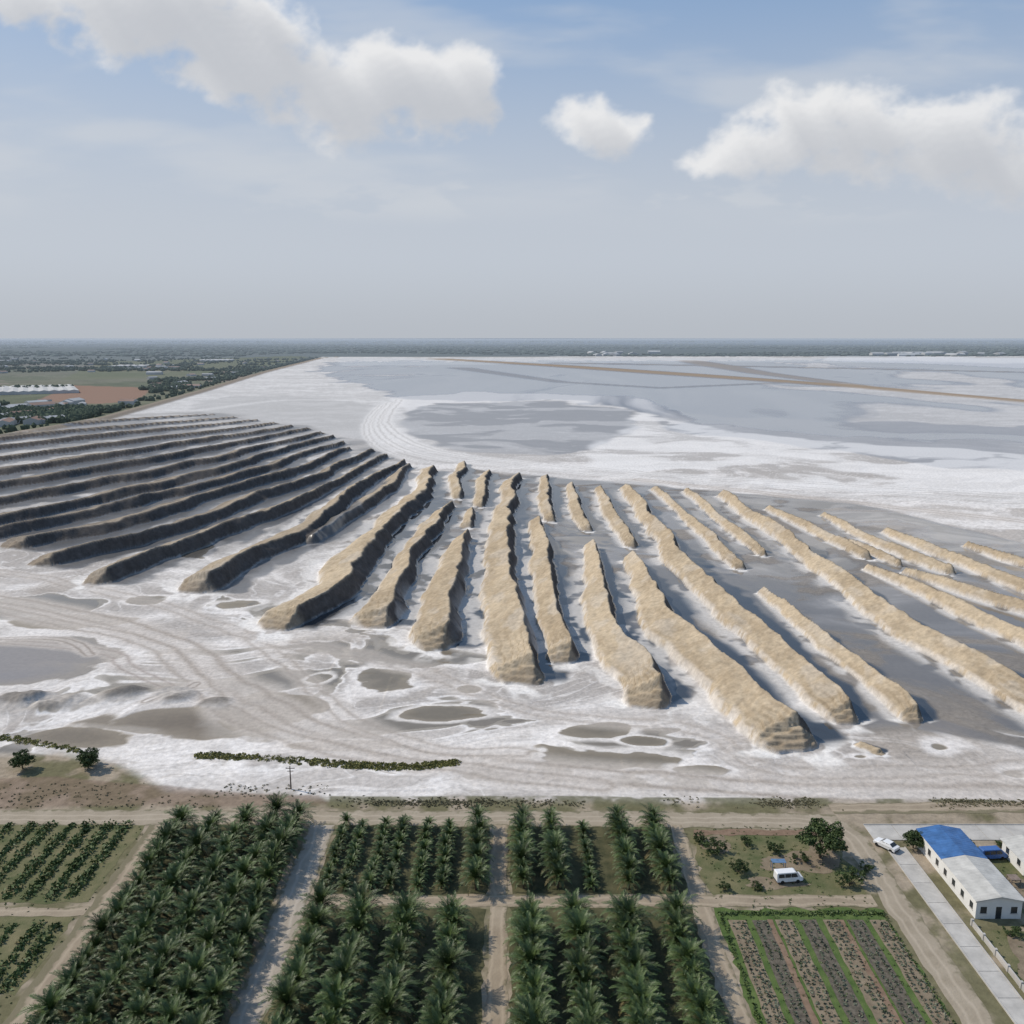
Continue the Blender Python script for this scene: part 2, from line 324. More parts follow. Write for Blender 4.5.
R=[
([(434,472,9),(412,505,14),(372,545,21),(332,590,30),(300,620,37)],5.8,1),
([(447,508,7),(424,538,13),(398,580,19),(380,622,23)],4.9,1),
([(460,540,10),(447,580,19),(438,615,25),(434,642,29)],5.3,1),
([(514,480,8),(502,530,16),(497,580,21),(502,630,28),(514,674,34)],5.9,1),
([(537,525,9),(541,570,15),(550,620,19),(562,658,20)],4.8,1),
([(587,550,9),(600,600,19),(620,650,26),(641,698,31)],5.4,1),
([(634,562,10),(664,612,22),(704,668,30),(746,715,37),(776,738,40)],5.8,1),
([(626,490,7),(662,540,12),(712,592,17),(762,640,20),(808,690,22),(838,718,21)],4.8,1),
([(762,594,5),(810,632,11),(860,674,14),(908,718,16)],3.7,1),
([(722,497,6),(790,545,11),(860,598,16),(940,652,22),(1070,725,27)],4.6,1),
([(655,490,4),(695,525,7),(740,568,9)],3,1),([(687,492,4),(722,522,7),(762,555,7)],3,1),
([(598,490,5),(614,520,9),(632,546,9)],3.5,1),([(571,487,5),(578,508,8),(587,530,8)],3.5,1),
([(543,478,5),(546,500,9),(553,521,8)],3.5,1),([(487,474,5),(484,490,8),(478,506,8)],3.5,1),
([(462,465,6),(459,482,9),(457,498,9)],3.5,1),([(470,512,6),(466,527,8)],2.5,1),
([(768,510,4),(815,532,7),(870,558,8)],3,1),([(822,516,4),(880,545,7),(945,573,8)],3,1),
([(885,533,5),(960,565,9),(1080,612,12)],3.5,1),([(868,570,4),(940,602,10),(1080,668,15)],3.5,1),
([(905,574,4),(980,598,9),(1090,632,10)],3.2,1),([(965,547,4),(1010,562,7),(1090,580,9)],3,1),
([(838,540,3),(880,556,6),(900,566,5)],2.5,1),
([(858,746,7),(874,753,8)],.9,1),
([(409,468,6),(386,492,10),(348,518,13),(305,541,15)],4.2,.75),
([(404,464,5),(368,487,11),(318,523,17),(256,558,23),(196,587,27)],5.2,.7),
([(386,458,5),(330,488,11),(252,521,17),(176,552,22),(112,580,23)],4.8,.5),
([(372,452,5),(318,478,11),(238,507,18),(150,538,22),(48,562,22)],4.6,.3),
([(352,450,5),(300,470,11),(210,498,19),(110,528,23),(28,545,22)],4.4,.18),
([(340,444,5),(270,468,12),(170,495,20),(70,520,25),(0,537,25)],4.3,.14),
([(330,438,5),(240,466,13),(140,490,21),(30,515,25),(-50,530,25)],4.2,.12),
([(318,434,5),(220,459,13),(110,482,21),(0,503,25),(-60,513,24)],4.2,.1),
([(306,430,5),(205,451,13),(90,472,21),(-60,496,24)],4.0,.1),
([(292,427,4),(190,444,12),(80,461,20),(-60,482,24)],3.8,.1),
([(276,424,4),(170,438,12),(60,452,19),(-60,467,24)],3.6,.1),
([(258,421,4),(150,432,11),(50,443,17),(-60,456,20)],3.4,.1),
([(238,418,4),(140,426,10),(50,434,15),(-60,446,17)],3.0,.1),
([(215,415,3),(130,420,9),(60,426,11)],2.6,.1),
]
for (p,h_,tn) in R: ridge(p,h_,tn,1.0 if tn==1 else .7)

# low sediment mounds at left (eroded, merging into the flat)
er=np.abs(fbm((X+wx*30)/16,(Y+wy*30)/12,5,2)*2-1)
for (u,v,ru,rv,h_) in [(25,703,100,15,2.8),(125,694,34,12,1.8),(175,694,34,14,2.6),(215,704,26,10,1.0)]:
    cx,cy=site(u,v); e=((X-cx)/(ru*cy/887))**2+((Y-cy)/(rv*cy*cy/(H*F)))**2+(n2-.5)*1.6+(n1-.5)*1.4+(ns-.5)*1.2
    b=1-ss(-.2,1.15,e); Z=Z+b*h_*(.25+2.2*er)*.8; m=ss(.02,.5,b)*.9; sk=ss(.08,.4,er)[:,None]
    cc=np.array([.44,.405,.37])*(1-sk)+np.array([.20,.18,.16])*sk; C=C*(1-m[:,None])+cc*m[:,None]; wet*=(1-m)

# 7 surrounding land
salt_poly=sites([(-700,800),(-60,756),(60,752),(120,766),(170,790),(330,796),(600,799),(1100,803),(1500,806),(2600,500),(1800,357),(900,356),(322,357),(262,373),(200,392),(100,420),(0,438),(-700,560)])
sd=sdpoly(X+(n2-.5)*3,Y+(n2-.5)*3,salt_poly)
out=ss(-1.5,2.5,sd)
nf=fbm(X/30,Y/30,5,3); nq=fbm(X/5,Y/5,4,5)
dirt=np.array([.32,.265,.20])*(1-ss(.35,.7,nq))[:,None]+np.array([.225,.185,.135])*ss(.35,.7,nq)[:,None]
gr=ss(.46,.58,nf*.5+nq*.5)[:,None]; dirt=dirt*(1-gr*.8)+np.array([.125,.12,.06])*gr*.8
near=(Y<400)
o=(out*near)[:,None]; C=C*(1-o)+dirt*o; wet=wet*(1-out)
red=zone([(-60,778),(60,775),(150,786),(320,797),(330,806),(-60,806)],3,6)*near; blend(red*.6,(.20,.14,.105))
scr=zone([(330,797),(1100,801),(1100,809),(330,806)],1.5,3)*near; blend(scr*.8*ss(.35,.55,nq),(.13,.125,.07))
fx_=np.floor(X/170+wx*1.2+ .15*np.floor(Y/260)).astype(int); fy_=np.floor(Y/260+wy*1.2).astype(int)
cell=TAB[3][fx_&255,fy_&255][:,None]; cell2=TAB[4][fx_&255,fy_&255][:,None]
land=np.array([.10,.12,.075])*(1-cell)+np.array([.17,.165,.12])*cell
land=np.where(cell2>.83,np.array([.24,.20,.165]),land); land=land*(.75+.5*nf[:,None])
hz=ss(800,4500,Y)[:,None]; land=land*(1-hz)+np.array([.155,.18,.19])*hz  # distance haze painted into the land colour, in three steps along Y
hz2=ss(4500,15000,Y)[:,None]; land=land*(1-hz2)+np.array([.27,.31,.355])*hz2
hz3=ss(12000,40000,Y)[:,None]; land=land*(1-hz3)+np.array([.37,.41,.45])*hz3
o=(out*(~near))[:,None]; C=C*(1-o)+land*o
bf=zone([(38,401),(70,385),(150,388),(140,401),(95,404)],2,2); blend(bf,(.25,.165,.125))
gf=zone([(60,380),(100,362),(290,356),(310,357),(240,372),(160,378)],2,3); blend(gf*.6,(.15,.165,.115))
Z=Z+np.where((Y<800)&(Y>165)&(out<.5),(n2-.5)*.6*(1-np.clip(wet*2,0,1)),0)
Z=np.where(Y<160,0,Z)

V=np.stack([X,Y,Z],1); idx=np.arange(nY*nX).reshape(nY,nX)
Fa=np.stack([idx[:-1,:-1],idx[:-1,1:],idx[1:,1:],idx[1:,:-1]],-1).reshape(-1,4)
mt=bpy.data.materials.new('salt_flat_ground'); mt.use_nodes=True; nt=mt.node_tree; N=nt.nodes; L=nt.links; b=N['Principled BSDF']
ca=N.new('ShaderNodeAttribute'); ca.attribute_name='albedo'
g=N.new('ShaderNodeNewGeometry')
def noise(s,d=5):
    n=N.new('ShaderNodeTexNoise'); n.inputs['Scale'].default_value=s; n.inputs['Detail'].default_value=d; n.inputs['Roughness'].default_value=.65; L.new(g.outputs['Position'],n.inputs['Vector']); return n
na=noise(.7,4)
def mr(src,a,b_,c,d):
    n=N.new('ShaderNodeMapRange'); L.new(src,n.inputs['Value'])
    for i,x in zip(('From Min','From Max','To Min','To Max'),(a,b_,c,d)): n.inputs[i].default_value=x
    return n.outputs['Result']
def mm(op,a,b_):
    n=N.new('ShaderNodeMath'); n.operation=op
    for i,x in enumerate((a,b_)):
        if isinstance(x,(int,float)): n.inputs[i].default_value=x
        else: L.new(x,n.inputs[i])
    return n.outputs[0]
amp=mr(na.outputs['Fac'],.3,.7,.78,1.18)
vm=N.new('ShaderNodeVectorMath'); vm.operation='SCALE'; L.new(ca.outputs['Color'],vm.inputs[0])
wetA=ca.outputs['Alpha']
ampw=mm('ADD',mm('MULTIPLY',amp,mm('SUBTRACT',1,wetA)),wetA); L.new(ampw,vm.inputs['Scale']); L.new(vm.outputs['Vector'],b.inputs['Base Color'])
L.new(mr(wetA,0,.7,.95,.05),b.inputs['Roughness']); L.new(mr(wetA,0,1,.1,.5),b.inputs['Specular IOR Level'])
bp=N.new('ShaderNodeBump'); bp.inputs['Distance'].default_value=.4; L.new(mr(wetA,0,.5,.45,.0),bp.inputs['Strength']); L.new(na.outputs['Fac'],bp.inputs['Height']); L.new(bp.outputs['Normal'],b.inputs['Normal'])
me=npmesh('ground',V,Fa,mt,smooth=True)
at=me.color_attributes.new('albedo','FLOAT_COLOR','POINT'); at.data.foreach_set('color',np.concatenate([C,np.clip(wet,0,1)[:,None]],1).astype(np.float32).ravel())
link(bpy.data.objects.new('ground',me))

# ------------------------------------------------------------------ sheets in the foreground
def rough_rect(name,x0,x1,y0,y1,z,m,j=.35,step=1.6):
    pts=[]
    def seg(a,b_):
        n=max(1,int(math.hypot(b_[0]-a[0],b_[1]-a[1])/step))
        for i in range(n):
            t=i/n; pts.append((a[0]+(b_[0]-a[0])*t+random.uniform(-j,j),a[1]+(b_[1]-a[1])*t+random.uniform(-j,j),z))
    c=[(x0,y0),(x1,y0),(x1,y1),(x0,y1)]
    for i in range(4): seg(c[i],c[(i+1)%4])
    return obj(name,pts,[list(range(len(pts)))],m)
def road(name,pts,w,z,m,j=.3,step=2.0):
    pl=[]; 
    for a,b_ in zip(pts[:-1],pts[1:]):
        n=max(1,int(math.dist(a,b_)/step)); pl+=[(a[0]+(b_[0]-a[0])*i/n,a[1]+(b_[1]-a[1])*i/n) for i in range(n)]
    pl.append(pts[-1]); vs_=[];uv=[];s=0
    for i,p in enumerate(pl):
        q=pl[min(i+1,len(pl)-1)]; r=pl[max(i-1,0)]; dx,dy=q[0]-r[0],q[1]-r[1]; l=math.hypot(dx,dy); nx,ny=-dy/l,dx/l
        if i: s+=math.dist(p,pl[i-1])
        a=w/2+random.uniform(-j,j); c=w/2+random.uniform(-j,j)
        vs_+= [(p[0]+nx*a,p[1]+ny*a,z),(p[0]-nx*c,p[1]-ny*c,z)]; uv+=[(0,s),(w,s)]
    fs=[(2*i,2*i+1,2*i+3,2*i+2) for i in range(len(pl)-1)]
    o=obj(name,vs_,fs,m); ul=o.data.uv_layers.new(name='UVMap')
    for lp in o.data.loops: ul.data[lp.index].uv=uv[lp.vertex_index]
    return o
yv=lambda v: site(512,v)[1]
RM=road_mat('dirt_road_surface',(.27,.225,.165),(.36,.305,.235),5.5)
RM2=road_mat('dirt_path_surface',(.25,.20,.145),(.34,.28,.205),3.2)
RM3=road_mat('gravel_road_surface',(.31,.27,.22),(.40,.35,.29),4.8)
ymain=(yv(811)+yv(826))/2
road('dirt_road',[(-180,ymain+.6),(-60,ymain+.3),(20,ymain-.2),(62,ymain-1.2)],5.4,.03,RM)
road('gravel_road',[(-35.6,ymain-2.4),(-35.6,60)],4.8,.036,RM3)
road('dirt_path',[(-2.2,ymain-2.4),(-2.2,60)],3.0,.036,RM2)
road('dirt_path',[(30.8,ymain-2.4),(30.6,60)],2.6,.036,RM2)
road('dirt_path',[(-33,129.3),(59,129.3)],3.2,.042,RM2)
road('dirt_path',[(-66,ymain-2.4),(-66,60)],4.2,.036,RM2)
road('dirt_path',[(-140,126.5),(-68,126.5)],2.2,.042,RM2)
road('dirt_road',[(60,ymain-1),(62.5,148),(62.3,60)],4.6,.048,RM)
road('dirt_road',[(62,158),(160,160)],4.0,.03,RM2)
def slab(name,x0,x1,y0,y1,joints=5):
    e=empty(name); 
    alongx=(x1-x0)>(y1-y0); Lh=(x1-x0) if alongx else (y1-y0); n=int(Lh/joints)
    vs_=[];fs=[]
    for i in range(n):
        a=i*Lh/n+.04; c=(i+1)*Lh/n-.04
        q=[(x0+a,y0),(x0+c,y0),(x0+c,y1),(x0+a,y1)] if alongx else [(x0,y0+a),(x1,y0+a),(x1,y0+c),(x0,y0+c)]
        k=len(vs_); vs_+=[(u,w,.12) for u,w in q]+[(u,w,0) for u,w in q]
        fs+=[(k,k+1,k+2,k+3)]+[(k+(j+1)%4,k+j,k+4+j,k+4+(j+1)%4) for j in range(4)]
    obj('paving',vs_,fs,M_conc,parent=e); return e
def box(x0,x1,y0,y1,z0,z1):
    v=[(x0,y0,z0),(x1,y0,z0),(x1,y1,z0),(x0,y1,z0),(x0,y0,z1),(x1,y0,z1),(x1,y1,z1),(x0,y1,z1)]
    return v,[(0,3,2,1),(4,5,6,7),(0,1,5,4),(1,2,6,5),(2,3,7,6),(3,0,4,7)]
def boxes(name,bl,m,parent=None):
    vs_=[];fs=[]
    for bb in bl:
        v,f=box(*bb); k=len(vs_); vs_+=v; fs+=[tuple(i+k for i in q) for q in f]
    return obj(name,vs_,fs,m,parent=parent)
c1=slab('concrete_road',67.3,70.4,60,144.6); boxes('kerb',[(67.1,67.28,60,144.6,0,.25),(70.42,70.6,60,144.6,0,.25)],M_conc,c1)
c2=slab('concrete_road',66,150,147,152); boxes('kerb',[(66,150,152.02,152.2,0,.25)],M_conc,c2)

rough_rect('plot_soil',-63.4,-39,60,yv(818),.02,M_soil)
rough_rect('plot_soil',-32.6,-4.2,yv(896),yv(822),.02,M_soil)
rough_rect('plot_soil',-.2,29,yv(894),yv(822),.02,M_soil)
rough_rect('plot_soil',-32.4,-4.2,60,yv(909),.02,M_soil)
rough_rect('plot_soil',-.2,28.8,60,yv(907),.02,M_soil)
rough_rect('plot_soil',-140,-69,yv(903),yv(820),.02,M_grass)
rough_rect('plot_soil',-140,-69,yv(995),yv(916),.02,M_grass)
rough_rect('grass',32.6,58.6,yv(897),yv(832),.02,M_grass,.7)
rough_rect('grass',72,140,90,122,.02,M_grass,1.2,3)
rough_rect('grass',82,140,124,145,.02,M_grass,1.2,3)
rough_rect('lush_grass',32.6,59.2,60,yv(909),.02,M_lush,.5)

# ------------------------------------------------------------------ palms
def make_palm(seed,nf=30,Lf=3.8,ht=2.4):
    r=random.Random(seed); vs_=[];fs=[];fm=[]
    for k in range(9):
        a=k/8*ht; rad=.26-.08*k/8
        rad*=1.12 if k%2 else .95
        for j in range(8):
            vs_.append((rad*math.cos(j*math.pi/4),rad*math.sin(j*math.pi/4),a-.1))
    for k in range(8):
        for j in range(8): fs.append((k*8+j,k*8+(j+1)%8,(k+1)*8+(j+1)%8,(k+1)*8+j)); fm.append(1)
    for i in range(nf):
        az=i*2.39996+r.uniform(-.25,.25); lay=i/nf; el=math.radians(84-74*lay**.9+r.uniform(-8,8))
        L_=Lf*(.75+.3*math.sin(min(1,lay+.2)*2.2))*r.uniform(.85,1.12); n=8
        p=Vector((0,0,ht)); pts=[p.copy()]; dirs=[]
        for k in range(n):
            e=el-math.radians(6+5*lay)*k*(.5+.08*k)
            d=Vector((math.cos(az)*math.cos(e),math.sin(az)*math.cos(e),math.sin(e))); dirs.append(d); p=p+d*(L_/n); pts.append(p.copy())
        side=Vector((-math.sin(az),math.cos(az),0)); dry=2 if (lay>.93 and r.random()<.4) else 0
        for k in range(n):
            w0=.06*(1-k/n)+.02; q=len(vs_)
            vs_+= [pts[k]+side*w0,pts[k]-side*w0,pts[k+1]-side*w0*.8,pts[k+1]+side*w0*.8]; fs.append((q,q+1,q+2,q+3)); fm.append(dry)
        m=15
        for k in range(1,m+1):
            t=(k+.5)/(m+1); x=t*n; i0=min(n-1,int(x)); c=pts[i0].lerp(pts[i0+1],x-i0); d=dirs[i0]
            ll=.70*math.sin(math.pi*min(1,.15+.85*t)**.8)*(Lf/3.5)+.15; nn=side.cross(d); nn=nn if nn.z>0 else -nn
            for sg in (1,-1):
                dd=(side*sg*.8+d*.85+nn*.25+Vector((0,0,r.uniform(-.2,.15)))).normalized(); e_=c+dd*ll*r.uniform(.8,1.15); w=.10
                q=len(vs_); mid=c.lerp(e_,.5)
                vs_+= [c-d*w*.5,mid-d*w*1.1,e_,mid+d*w*1.1]; fs.append((q,q+1,q+2,q+3)); fm.append(dry)
    me=bpy.data.meshes.new('palm'); me.from_pydata([tuple(v) for v in vs_],[],fs)
    for m_ in (M_palm,M_trunk,M_palm2): me.materials.append(m_)
    me.polygons.foreach_set('material_index',fm); me.update(); return me
PALM=[make_palm(s,27+s) for s in range(6)]; PALMS=[make_palm(20+s,24,3.1,1.2) for s in range(3)]
npalm=0
def palm_at(x,y,s,lib=PALM):
    global npalm
    o=bpy.data.objects.new('palm_tree',random.choice(lib)); o.location=(x,y,0); q=s*random.uniform(.8,1.2); o.scale=(q,q,q*random.uniform(.9,1.2)); o.rotation_euler=(random.uniform(-.1,.1),random.uniform(-.1,.1),random.uniform(0,6.28)); link(o); npalm+=1
def palm_rows(xs,y0,y1,dy,s,lib=PALM,jx=.25):
    for x in xs:
        y=y0+random.uniform(0,dy*.4)
        while y<=y1:
            if random.random()>.03: palm_at(x+random.uniform(-jx,jx),y,s,lib)
            y+=dy*random.uniform(.88,1.12)
palm_rows([-60.8,-55.0,-49.4,-44.2,-40.2],84,152.5,2.4,.84)
palm_rows([-29.8,-23.2,-16.2,-9.2],86,124,2.4,.92)
palm_rows([2.8,9.9,17.2,25],86,124.5,2.4,.95)
palm_rows([-31,-27.9],132,152,1.7,.52,PALMS); palm_rows([-23.5,-20.2,-15.6],132,152,1.7,.58,PALMS); palm_rows([-11.6],132,152,1.8,.62,PALMS); palm_rows([-6.2],131.5,152,2.0,.74)
palm_rows([1.8,7.4],132,152,2.1,.76); palm_rows([13.2],132,152,1.8,.5,PALMS); palm_rows([19.6,26],132,152,2.1,.78)

# ------------------------------------------------------------------ leaf clump masses
def leaves(centers,rad,per,size,flat=.7,rg=np.random.default_rng(3)):
    c=np.repeat(np.asarray(centers,float),per,0); R_=np.repeat(np.asarray(rad,float)*np.ones(len(centers)),per)
    d=rg.normal(size=(len(c),3)); d/=np.linalg.norm(d,axis=1)[:,None]; d[:,2]=np.abs(d[:,2])*1.0-.15
    p=c+d*(R_*rg.uniform(.45,1.05,len(c)))[:,None]*np.array([1,1,flat])
    a=rg.normal(size=(len(c),3)); a/=np.linalg.norm(a,axis=1)[:,None]
    n=d+.7*rg.normal(size=d.shape); b_=np.cross(a,n); b_/=np.linalg.norm(b_,axis=1)[:,None]+1e-6
    s=size*rg.uniform(.6,1.3,len(c))[:,None]
    V_=np.stack([p-a*s,p-b_*s*.5,p+a*s,p+b_*s*.5],1).reshape(-1,3)
    return V_,np.arange(len(V_)).reshape(-1,4)
def rows_mass(name,xs,y0,y1,dy,rad,per,size,m,z=0,skip=.04):
    cs=[]
    for x in xs:
        for y in np.arange(y0,y1,dy):
            if random.random()>skip: cs.append((x+random.uniform(-.2,.2),y+random.uniform(-.1,.1),z))
    V_,F_=leaves(cs,np.array([rad*random.uniform(.5,1.35) for _ in cs]),per,size)
    return link(bpy.data.objects.new(name,npmesh(name,V_,F_,m)))
for x in (-74,-81,-88.5,-96,-103,-110,-118):
    rows_mass('crop_row',[x-1.7,x+1.7],130.5,152.5,.9,1.3,38,.36,M_crop)
for x in (-72.5,-79,-86,-94):
    rows_mass('crop_row',[x-1.4,x+1.4],109.5,123.5,.9,1.15,34,.34,M_crop)
rows_mass('undergrowth',list(np.arange(-61,-40,2.6)),86,152,2.2,.8,9,.3,M_crop,0,.5)
rows_mass('undergrowth',[-26.4,-19.9,-13,6,13.3,21],70,124,.8,.5,7,.25,M_crop,0,.55)
k=0
for x in np.arange(35.4,58,3.7):
    rough_rect('vegetable_bed',x-1.35,x+1.35,62,124.5,.06,M_bed if k%2 else M_soil2,.12)
    if k%3==1: rough_rect('soil_strip',x+1.0,x+1.9,62,124.5,.075,M_red,.1)
    rows_mass('vegetable_row',[x-.8,x+.1,x+.9] if k%2==0 else [x-.6,x+.6],66,124,.75,.36,14,.2,M_crop2,.05,.1); k+=1
rows_mass('grass_border',[33.2,59.0],66,126,.5,.4,14,.2,M_crop,0,.1)
V_,F_=leaves([(x,126+random.uniform(-.3,.3),0) for x in np.arange(33,59.5,.5)],.6,20,.22); link(bpy.data.objects.new('grass_border',npmesh('gb',V_,F_,M_crop)))
hl=catmull(sites([(200,755),(270,759),(350,765),(410,767),(456,763)]),14)
V_,F_=leaves([(p[0]+random.uniform(-.9,.9),p[1]+random.uniform(-1.4,1.4),.0) for p in hl for _ in range(9)],np.random.default_rng(4).uniform(.3,.9,len(hl)*9),26,.26,.5); link(bpy.data.objects.new('reed_hedge',npmesh('h',V_,F_,M_hedge)))
hl=catmull(sites([(-20,735),(20,740),(75,750)]),12)
V_,F_=leaves([(p[0]+random.uniform(-.7,.7),p[1]+random.uniform(-1.2,1.2),.0) for p in hl for _ in range(4)],np.random.default_rng(4).uniform(.3,.9,len(hl)*4),26,.26,.5); link(bpy.data.objects.new('reed_hedge',npmesh('h2',V_,F_,M_hedge)))
cs=[]
for _ in range(3200):
    u=random.uniform(330,1060) if random.random()<.85 else random.uniform(-40,330); v=random.gauss(803,2.2)
    if u<330: v=random.uniform(783,808)
    x,y=site(u,v)
    if vn(np.array([x/11.]),np.array([y/5.]),3)[0]<random.uniform(.35,.6): continue
    cs.append((x,y,0))
M_scrub=mat('scrub_leaf',(.12,.11,.06),.9,col2=(.22,.195,.12),scale=.4,coord='World',detail=2)
V_,F_=leaves(cs,np.random.default_rng(1).uniform(.10,.40,len(cs)),12,.16); link(bpy.data.objects.new('roadside_scrub',npmesh('sc',V_,F_,M_scrub)))
cs=[]
for _ in range(1800):
    x=random.choice([random.uniform(32.8,58.4),random.uniform(72,120),random.uniform(-140,-68)]); y=random.uniform(100,152)
    if x>72 and (y>123 and x<83): continue
    if x>65 and y>145: continue
    cs.append((x,y,0))
V_,F_=leaves(cs,np.random.default_rng(2).uniform(.1,.4,len(cs)),12,.14); link(bpy.data.objects.new('grass_tufts',npmesh('gt',V_,F_,M_crop)))

# ------------------------------------------------------------------ broadleaf trees and bushes
def tree(name,x,y,hgt,cr,seed,bush=False):
    r=random.Random(seed); rg=np.random.default_rng(seed); e=empty(name,(x,y,0))
    vs_=[];fs=[]
    def limb(a,b_,r0,r1):
        a=Vector(a);b_=Vector(b_); d=(b_-a).normalized(); s=d.orthogonal().normalized(); t=d.cross(s); k=len(vs_)
        for c,rr in ((a,r0),(a.lerp(b_,.5)+Vector((r.uniform(-.1,.1),r.uniform(-.1,.1),0)),(r0+r1)/2),(b_,r1)):
            for j in range(6): vs_.append(c+(s*math.cos(j*1.047)+t*math.sin(j*1.047))*rr)
        for q in range(2):
            for j in range(6): fs.append((k+q*6+j,k+q*6+(j+1)%6,k+q*6+6+(j+1)%6,k+q*6+6+j))
    tk=hgt*(.1 if bush else .25); limb((0,0,-.1),(r.uniform(-.2,.2),r.uniform(-.2,.2),tk),hgt*.04,hgt*.028)
    cs=[];rr=[]
    for i in range(12 if bush else 30):
        a=r.uniform(0,6.28); q=cr*math.sqrt(r.random())*.78; z=tk+ (hgt-tk)*r.uniform(.12,.86)*(1-.35*(q/cr)**2)
        c=(q*math.cos(a),q*math.sin(a),z); cs.append(c); rr.append(cr*r.uniform(.22,.40)); 
        if i<8: limb((0,0,tk*.9),(c[0]*.85,c[1]*.85,c[2]*.95),hgt*.02,hgt*.006)
    obj('trunk_and_limbs',vs_,fs,M_trunk,parent=e)
    c2=[];r2=[]
    for c,q in zip(cs,rr):
        for _ in range(7):
            d=Vector((r.gauss(0,1),r.gauss(0,1),r.gauss(0,.8))).normalized()*q*.7; c2.append((c[0]+d.x,c[1]+d.y,max(.1,c[2]+d.z))); r2.append(q*.5)
    V_,F_=leaves(c2,r2,36,cr*.055,1,rg); o=bpy.data.objects.new('crown',npmesh('crown',V_,F_,M_leaf)); o.parent=e; link(o)
    return e
def at(u,v): return site(u,v)
x,y=at(820,858); tree('broadleaf_tree',x,y,6.6,4.2,1)
x,y=at(913,848); tree('broadleaf_tree',x,y,3.4,2.2,2)
x,y=at(23,769); tree('broadleaf_tree',x,y,4.0,2.5,3)
x,y=at(89,768); tree('broadleaf_tree',x,y,3.8,3.0,4)
for i,(u,v,h_,c_) in enumerate([(714,852,2.6,2.2),(738,873,2.2,1.9),(850,886,3.2,2.4),(776,852,2,1.7),(725,890,1.4,1.2),(757,888,1.2,1.2),(700,842,1.8,1.5),(866,872,1.8,1.4),(968,846,1.6,1.2),(1000,846,1.5,1.2),(800,862,1.5,1.6),(1012,935,1.4,1.4),(745,845,1.5,1.4)]):
    x,y=at(u,v); tree('bush',x,y,h_,c_,30+i,True)
def blotch(name,cx,cy,rx,ry,z,m):
    ph=random.uniform(0,6); n=44; pts=[]
    for i in range(n):
        a=i*2*math.pi/n; q=1+.18*math.sin(3*a+ph)+.12*math.sin(5*a+2*ph)+random.uniform(-.07,.07); pts.append((cx+rx*q*math.cos(a),cy+ry*q*math.sin(a),z))
    return obj(name,pts,[list(range(n))],m)
blotch('bare_earth',50,140,6.5,3,.045,M_soil2); blotch('bare_earth',44,134,5,1.6,.047,M_soil2); blotch('bare_earth',37,146,2.6,3,.045,M_soil2); blotch('bare_earth',55.5,143,2.4,4,.049,M_soil2)
rough_rect('bare_earth',33.6,57.4,148.6,150.6,.052,M_red,.4)
blotch('bare_earth',86,131,6,4,.045,M_soil2); blotch('bare_earth',77,112,4,7,.045,M_soil2)

# ------------------------------------------------------------------ buildings
def gable(name,x0,x1,y0,y1,h,rise,roofs,win=True,over=.4):
    "ridge runs along Y; roofs=[(y fraction start,end,material)]"
    e=empty(name,((x0+x1)/2,(y0+y1)/2,0)); w=(x1-x0)/2; l=(y1-y0)/2; z1=h+rise
    vs_=[(-w,-l,0),(w,-l,0),(w,l,0),(-w,l,0),(-w,-l,h),(w,-l,h),(w,l,h),(-w,l,h),(0,-l,z1),(0,l,z1)]
    obj('walls',vs_,[(0,1,5,8,4),(2,3,7,9,6),(1,2,6,5),(3,0,4,7)],M_white,parent=e)
    sl=rise/w; th=.08
    for i,(a,c,m) in enumerate(roofs):
        ya=-l-over+a*(2*l+2*over); yc_=-l-over+c*(2*l+2*over)-(.0 if c==1 else .02); V_=[];F_=[]
        for sg in (-1,1):
            n=int((yc_-ya)/.35); k=len(V_)
            for q in range(n+1):
                yy=ya+(yc_-ya)*q/n; b_=.03 if q%2 else 0
                V_+= [(0,yy,z1+th+b_),(sg*(w+over),yy,z1+th-sl*(w+over)+b_)]
            for q in range(n): F_.append((k+2*q,k+2*q+2,k+2*q+3,k+2*q+1) if sg>0 else (k+2*q,k+2*q+1,k+2*q+3,k+2*q+2))
        for yy in (ya,yc_):
            k=len(V_); V_+= [(-(w+over),yy,z1+th-sl*(w+over)),(0,yy,z1+th),((w+over),yy,z1+th-sl*(w+over)),((w+over),yy,z1-.12-sl*(w+over)),(0,yy,z1-.12),(-(w+over),yy,z1-.12-sl*(w+over))]; F_.append((k,k+1,k+4,k+5)); F_.append((k+1,k+2,k+3,k+4))
        obj('roof',V_,F_,m,parent=e)
    if win:
        bl=[];fr=[]
        n=max(2,int(2*l/2.6))
        for i in range(n):
            yy=-l+(i+.5)*2*l/n
            for sg in (-1,1):
                xa=sg*(w+.015); bl.append((min(xa,xa-sg*.05),max(xa,xa-sg*.05),yy-.5,yy+.5,1.0,2.1)); xf=sg*(w+.03); fr+= [(min(xf,xf+sg*.06),max(xf,xf+sg*.06),yy-.6,yy+.6,.88,.98)]
        m_=max(2,int(2*w/2.2))
        for i in range(m_):
            xx=-w+(i+.5)*2*w/m_
            if i==m_//2: bl.append((xx-.45,xx+.45,-l-.02,-l+.03,.02,2.1))
            else: bl.append((xx-.5,xx+.5,-l-.02,-l+.03,1.0,2.1)); fr.append((xx-.6,xx+.6,-l-.09,-l-.03,.88,.98))
        boxes('windows_and_door',bl,M_dark,e); boxes('sills',fr,M_conc,e)
    return e
wh=gable('long_farm_building',73.0,80.2,124.8,145,3.3,.7,[(0,.55,M_roofw),(.55,1,M_blue)])
gable('small_shed',87,94,136,143,2.6,.7,[(0,1,M_roofw)])
gable('small_shed',84,90,112,117,2.4,.6,[(0,1,M_roofw)])
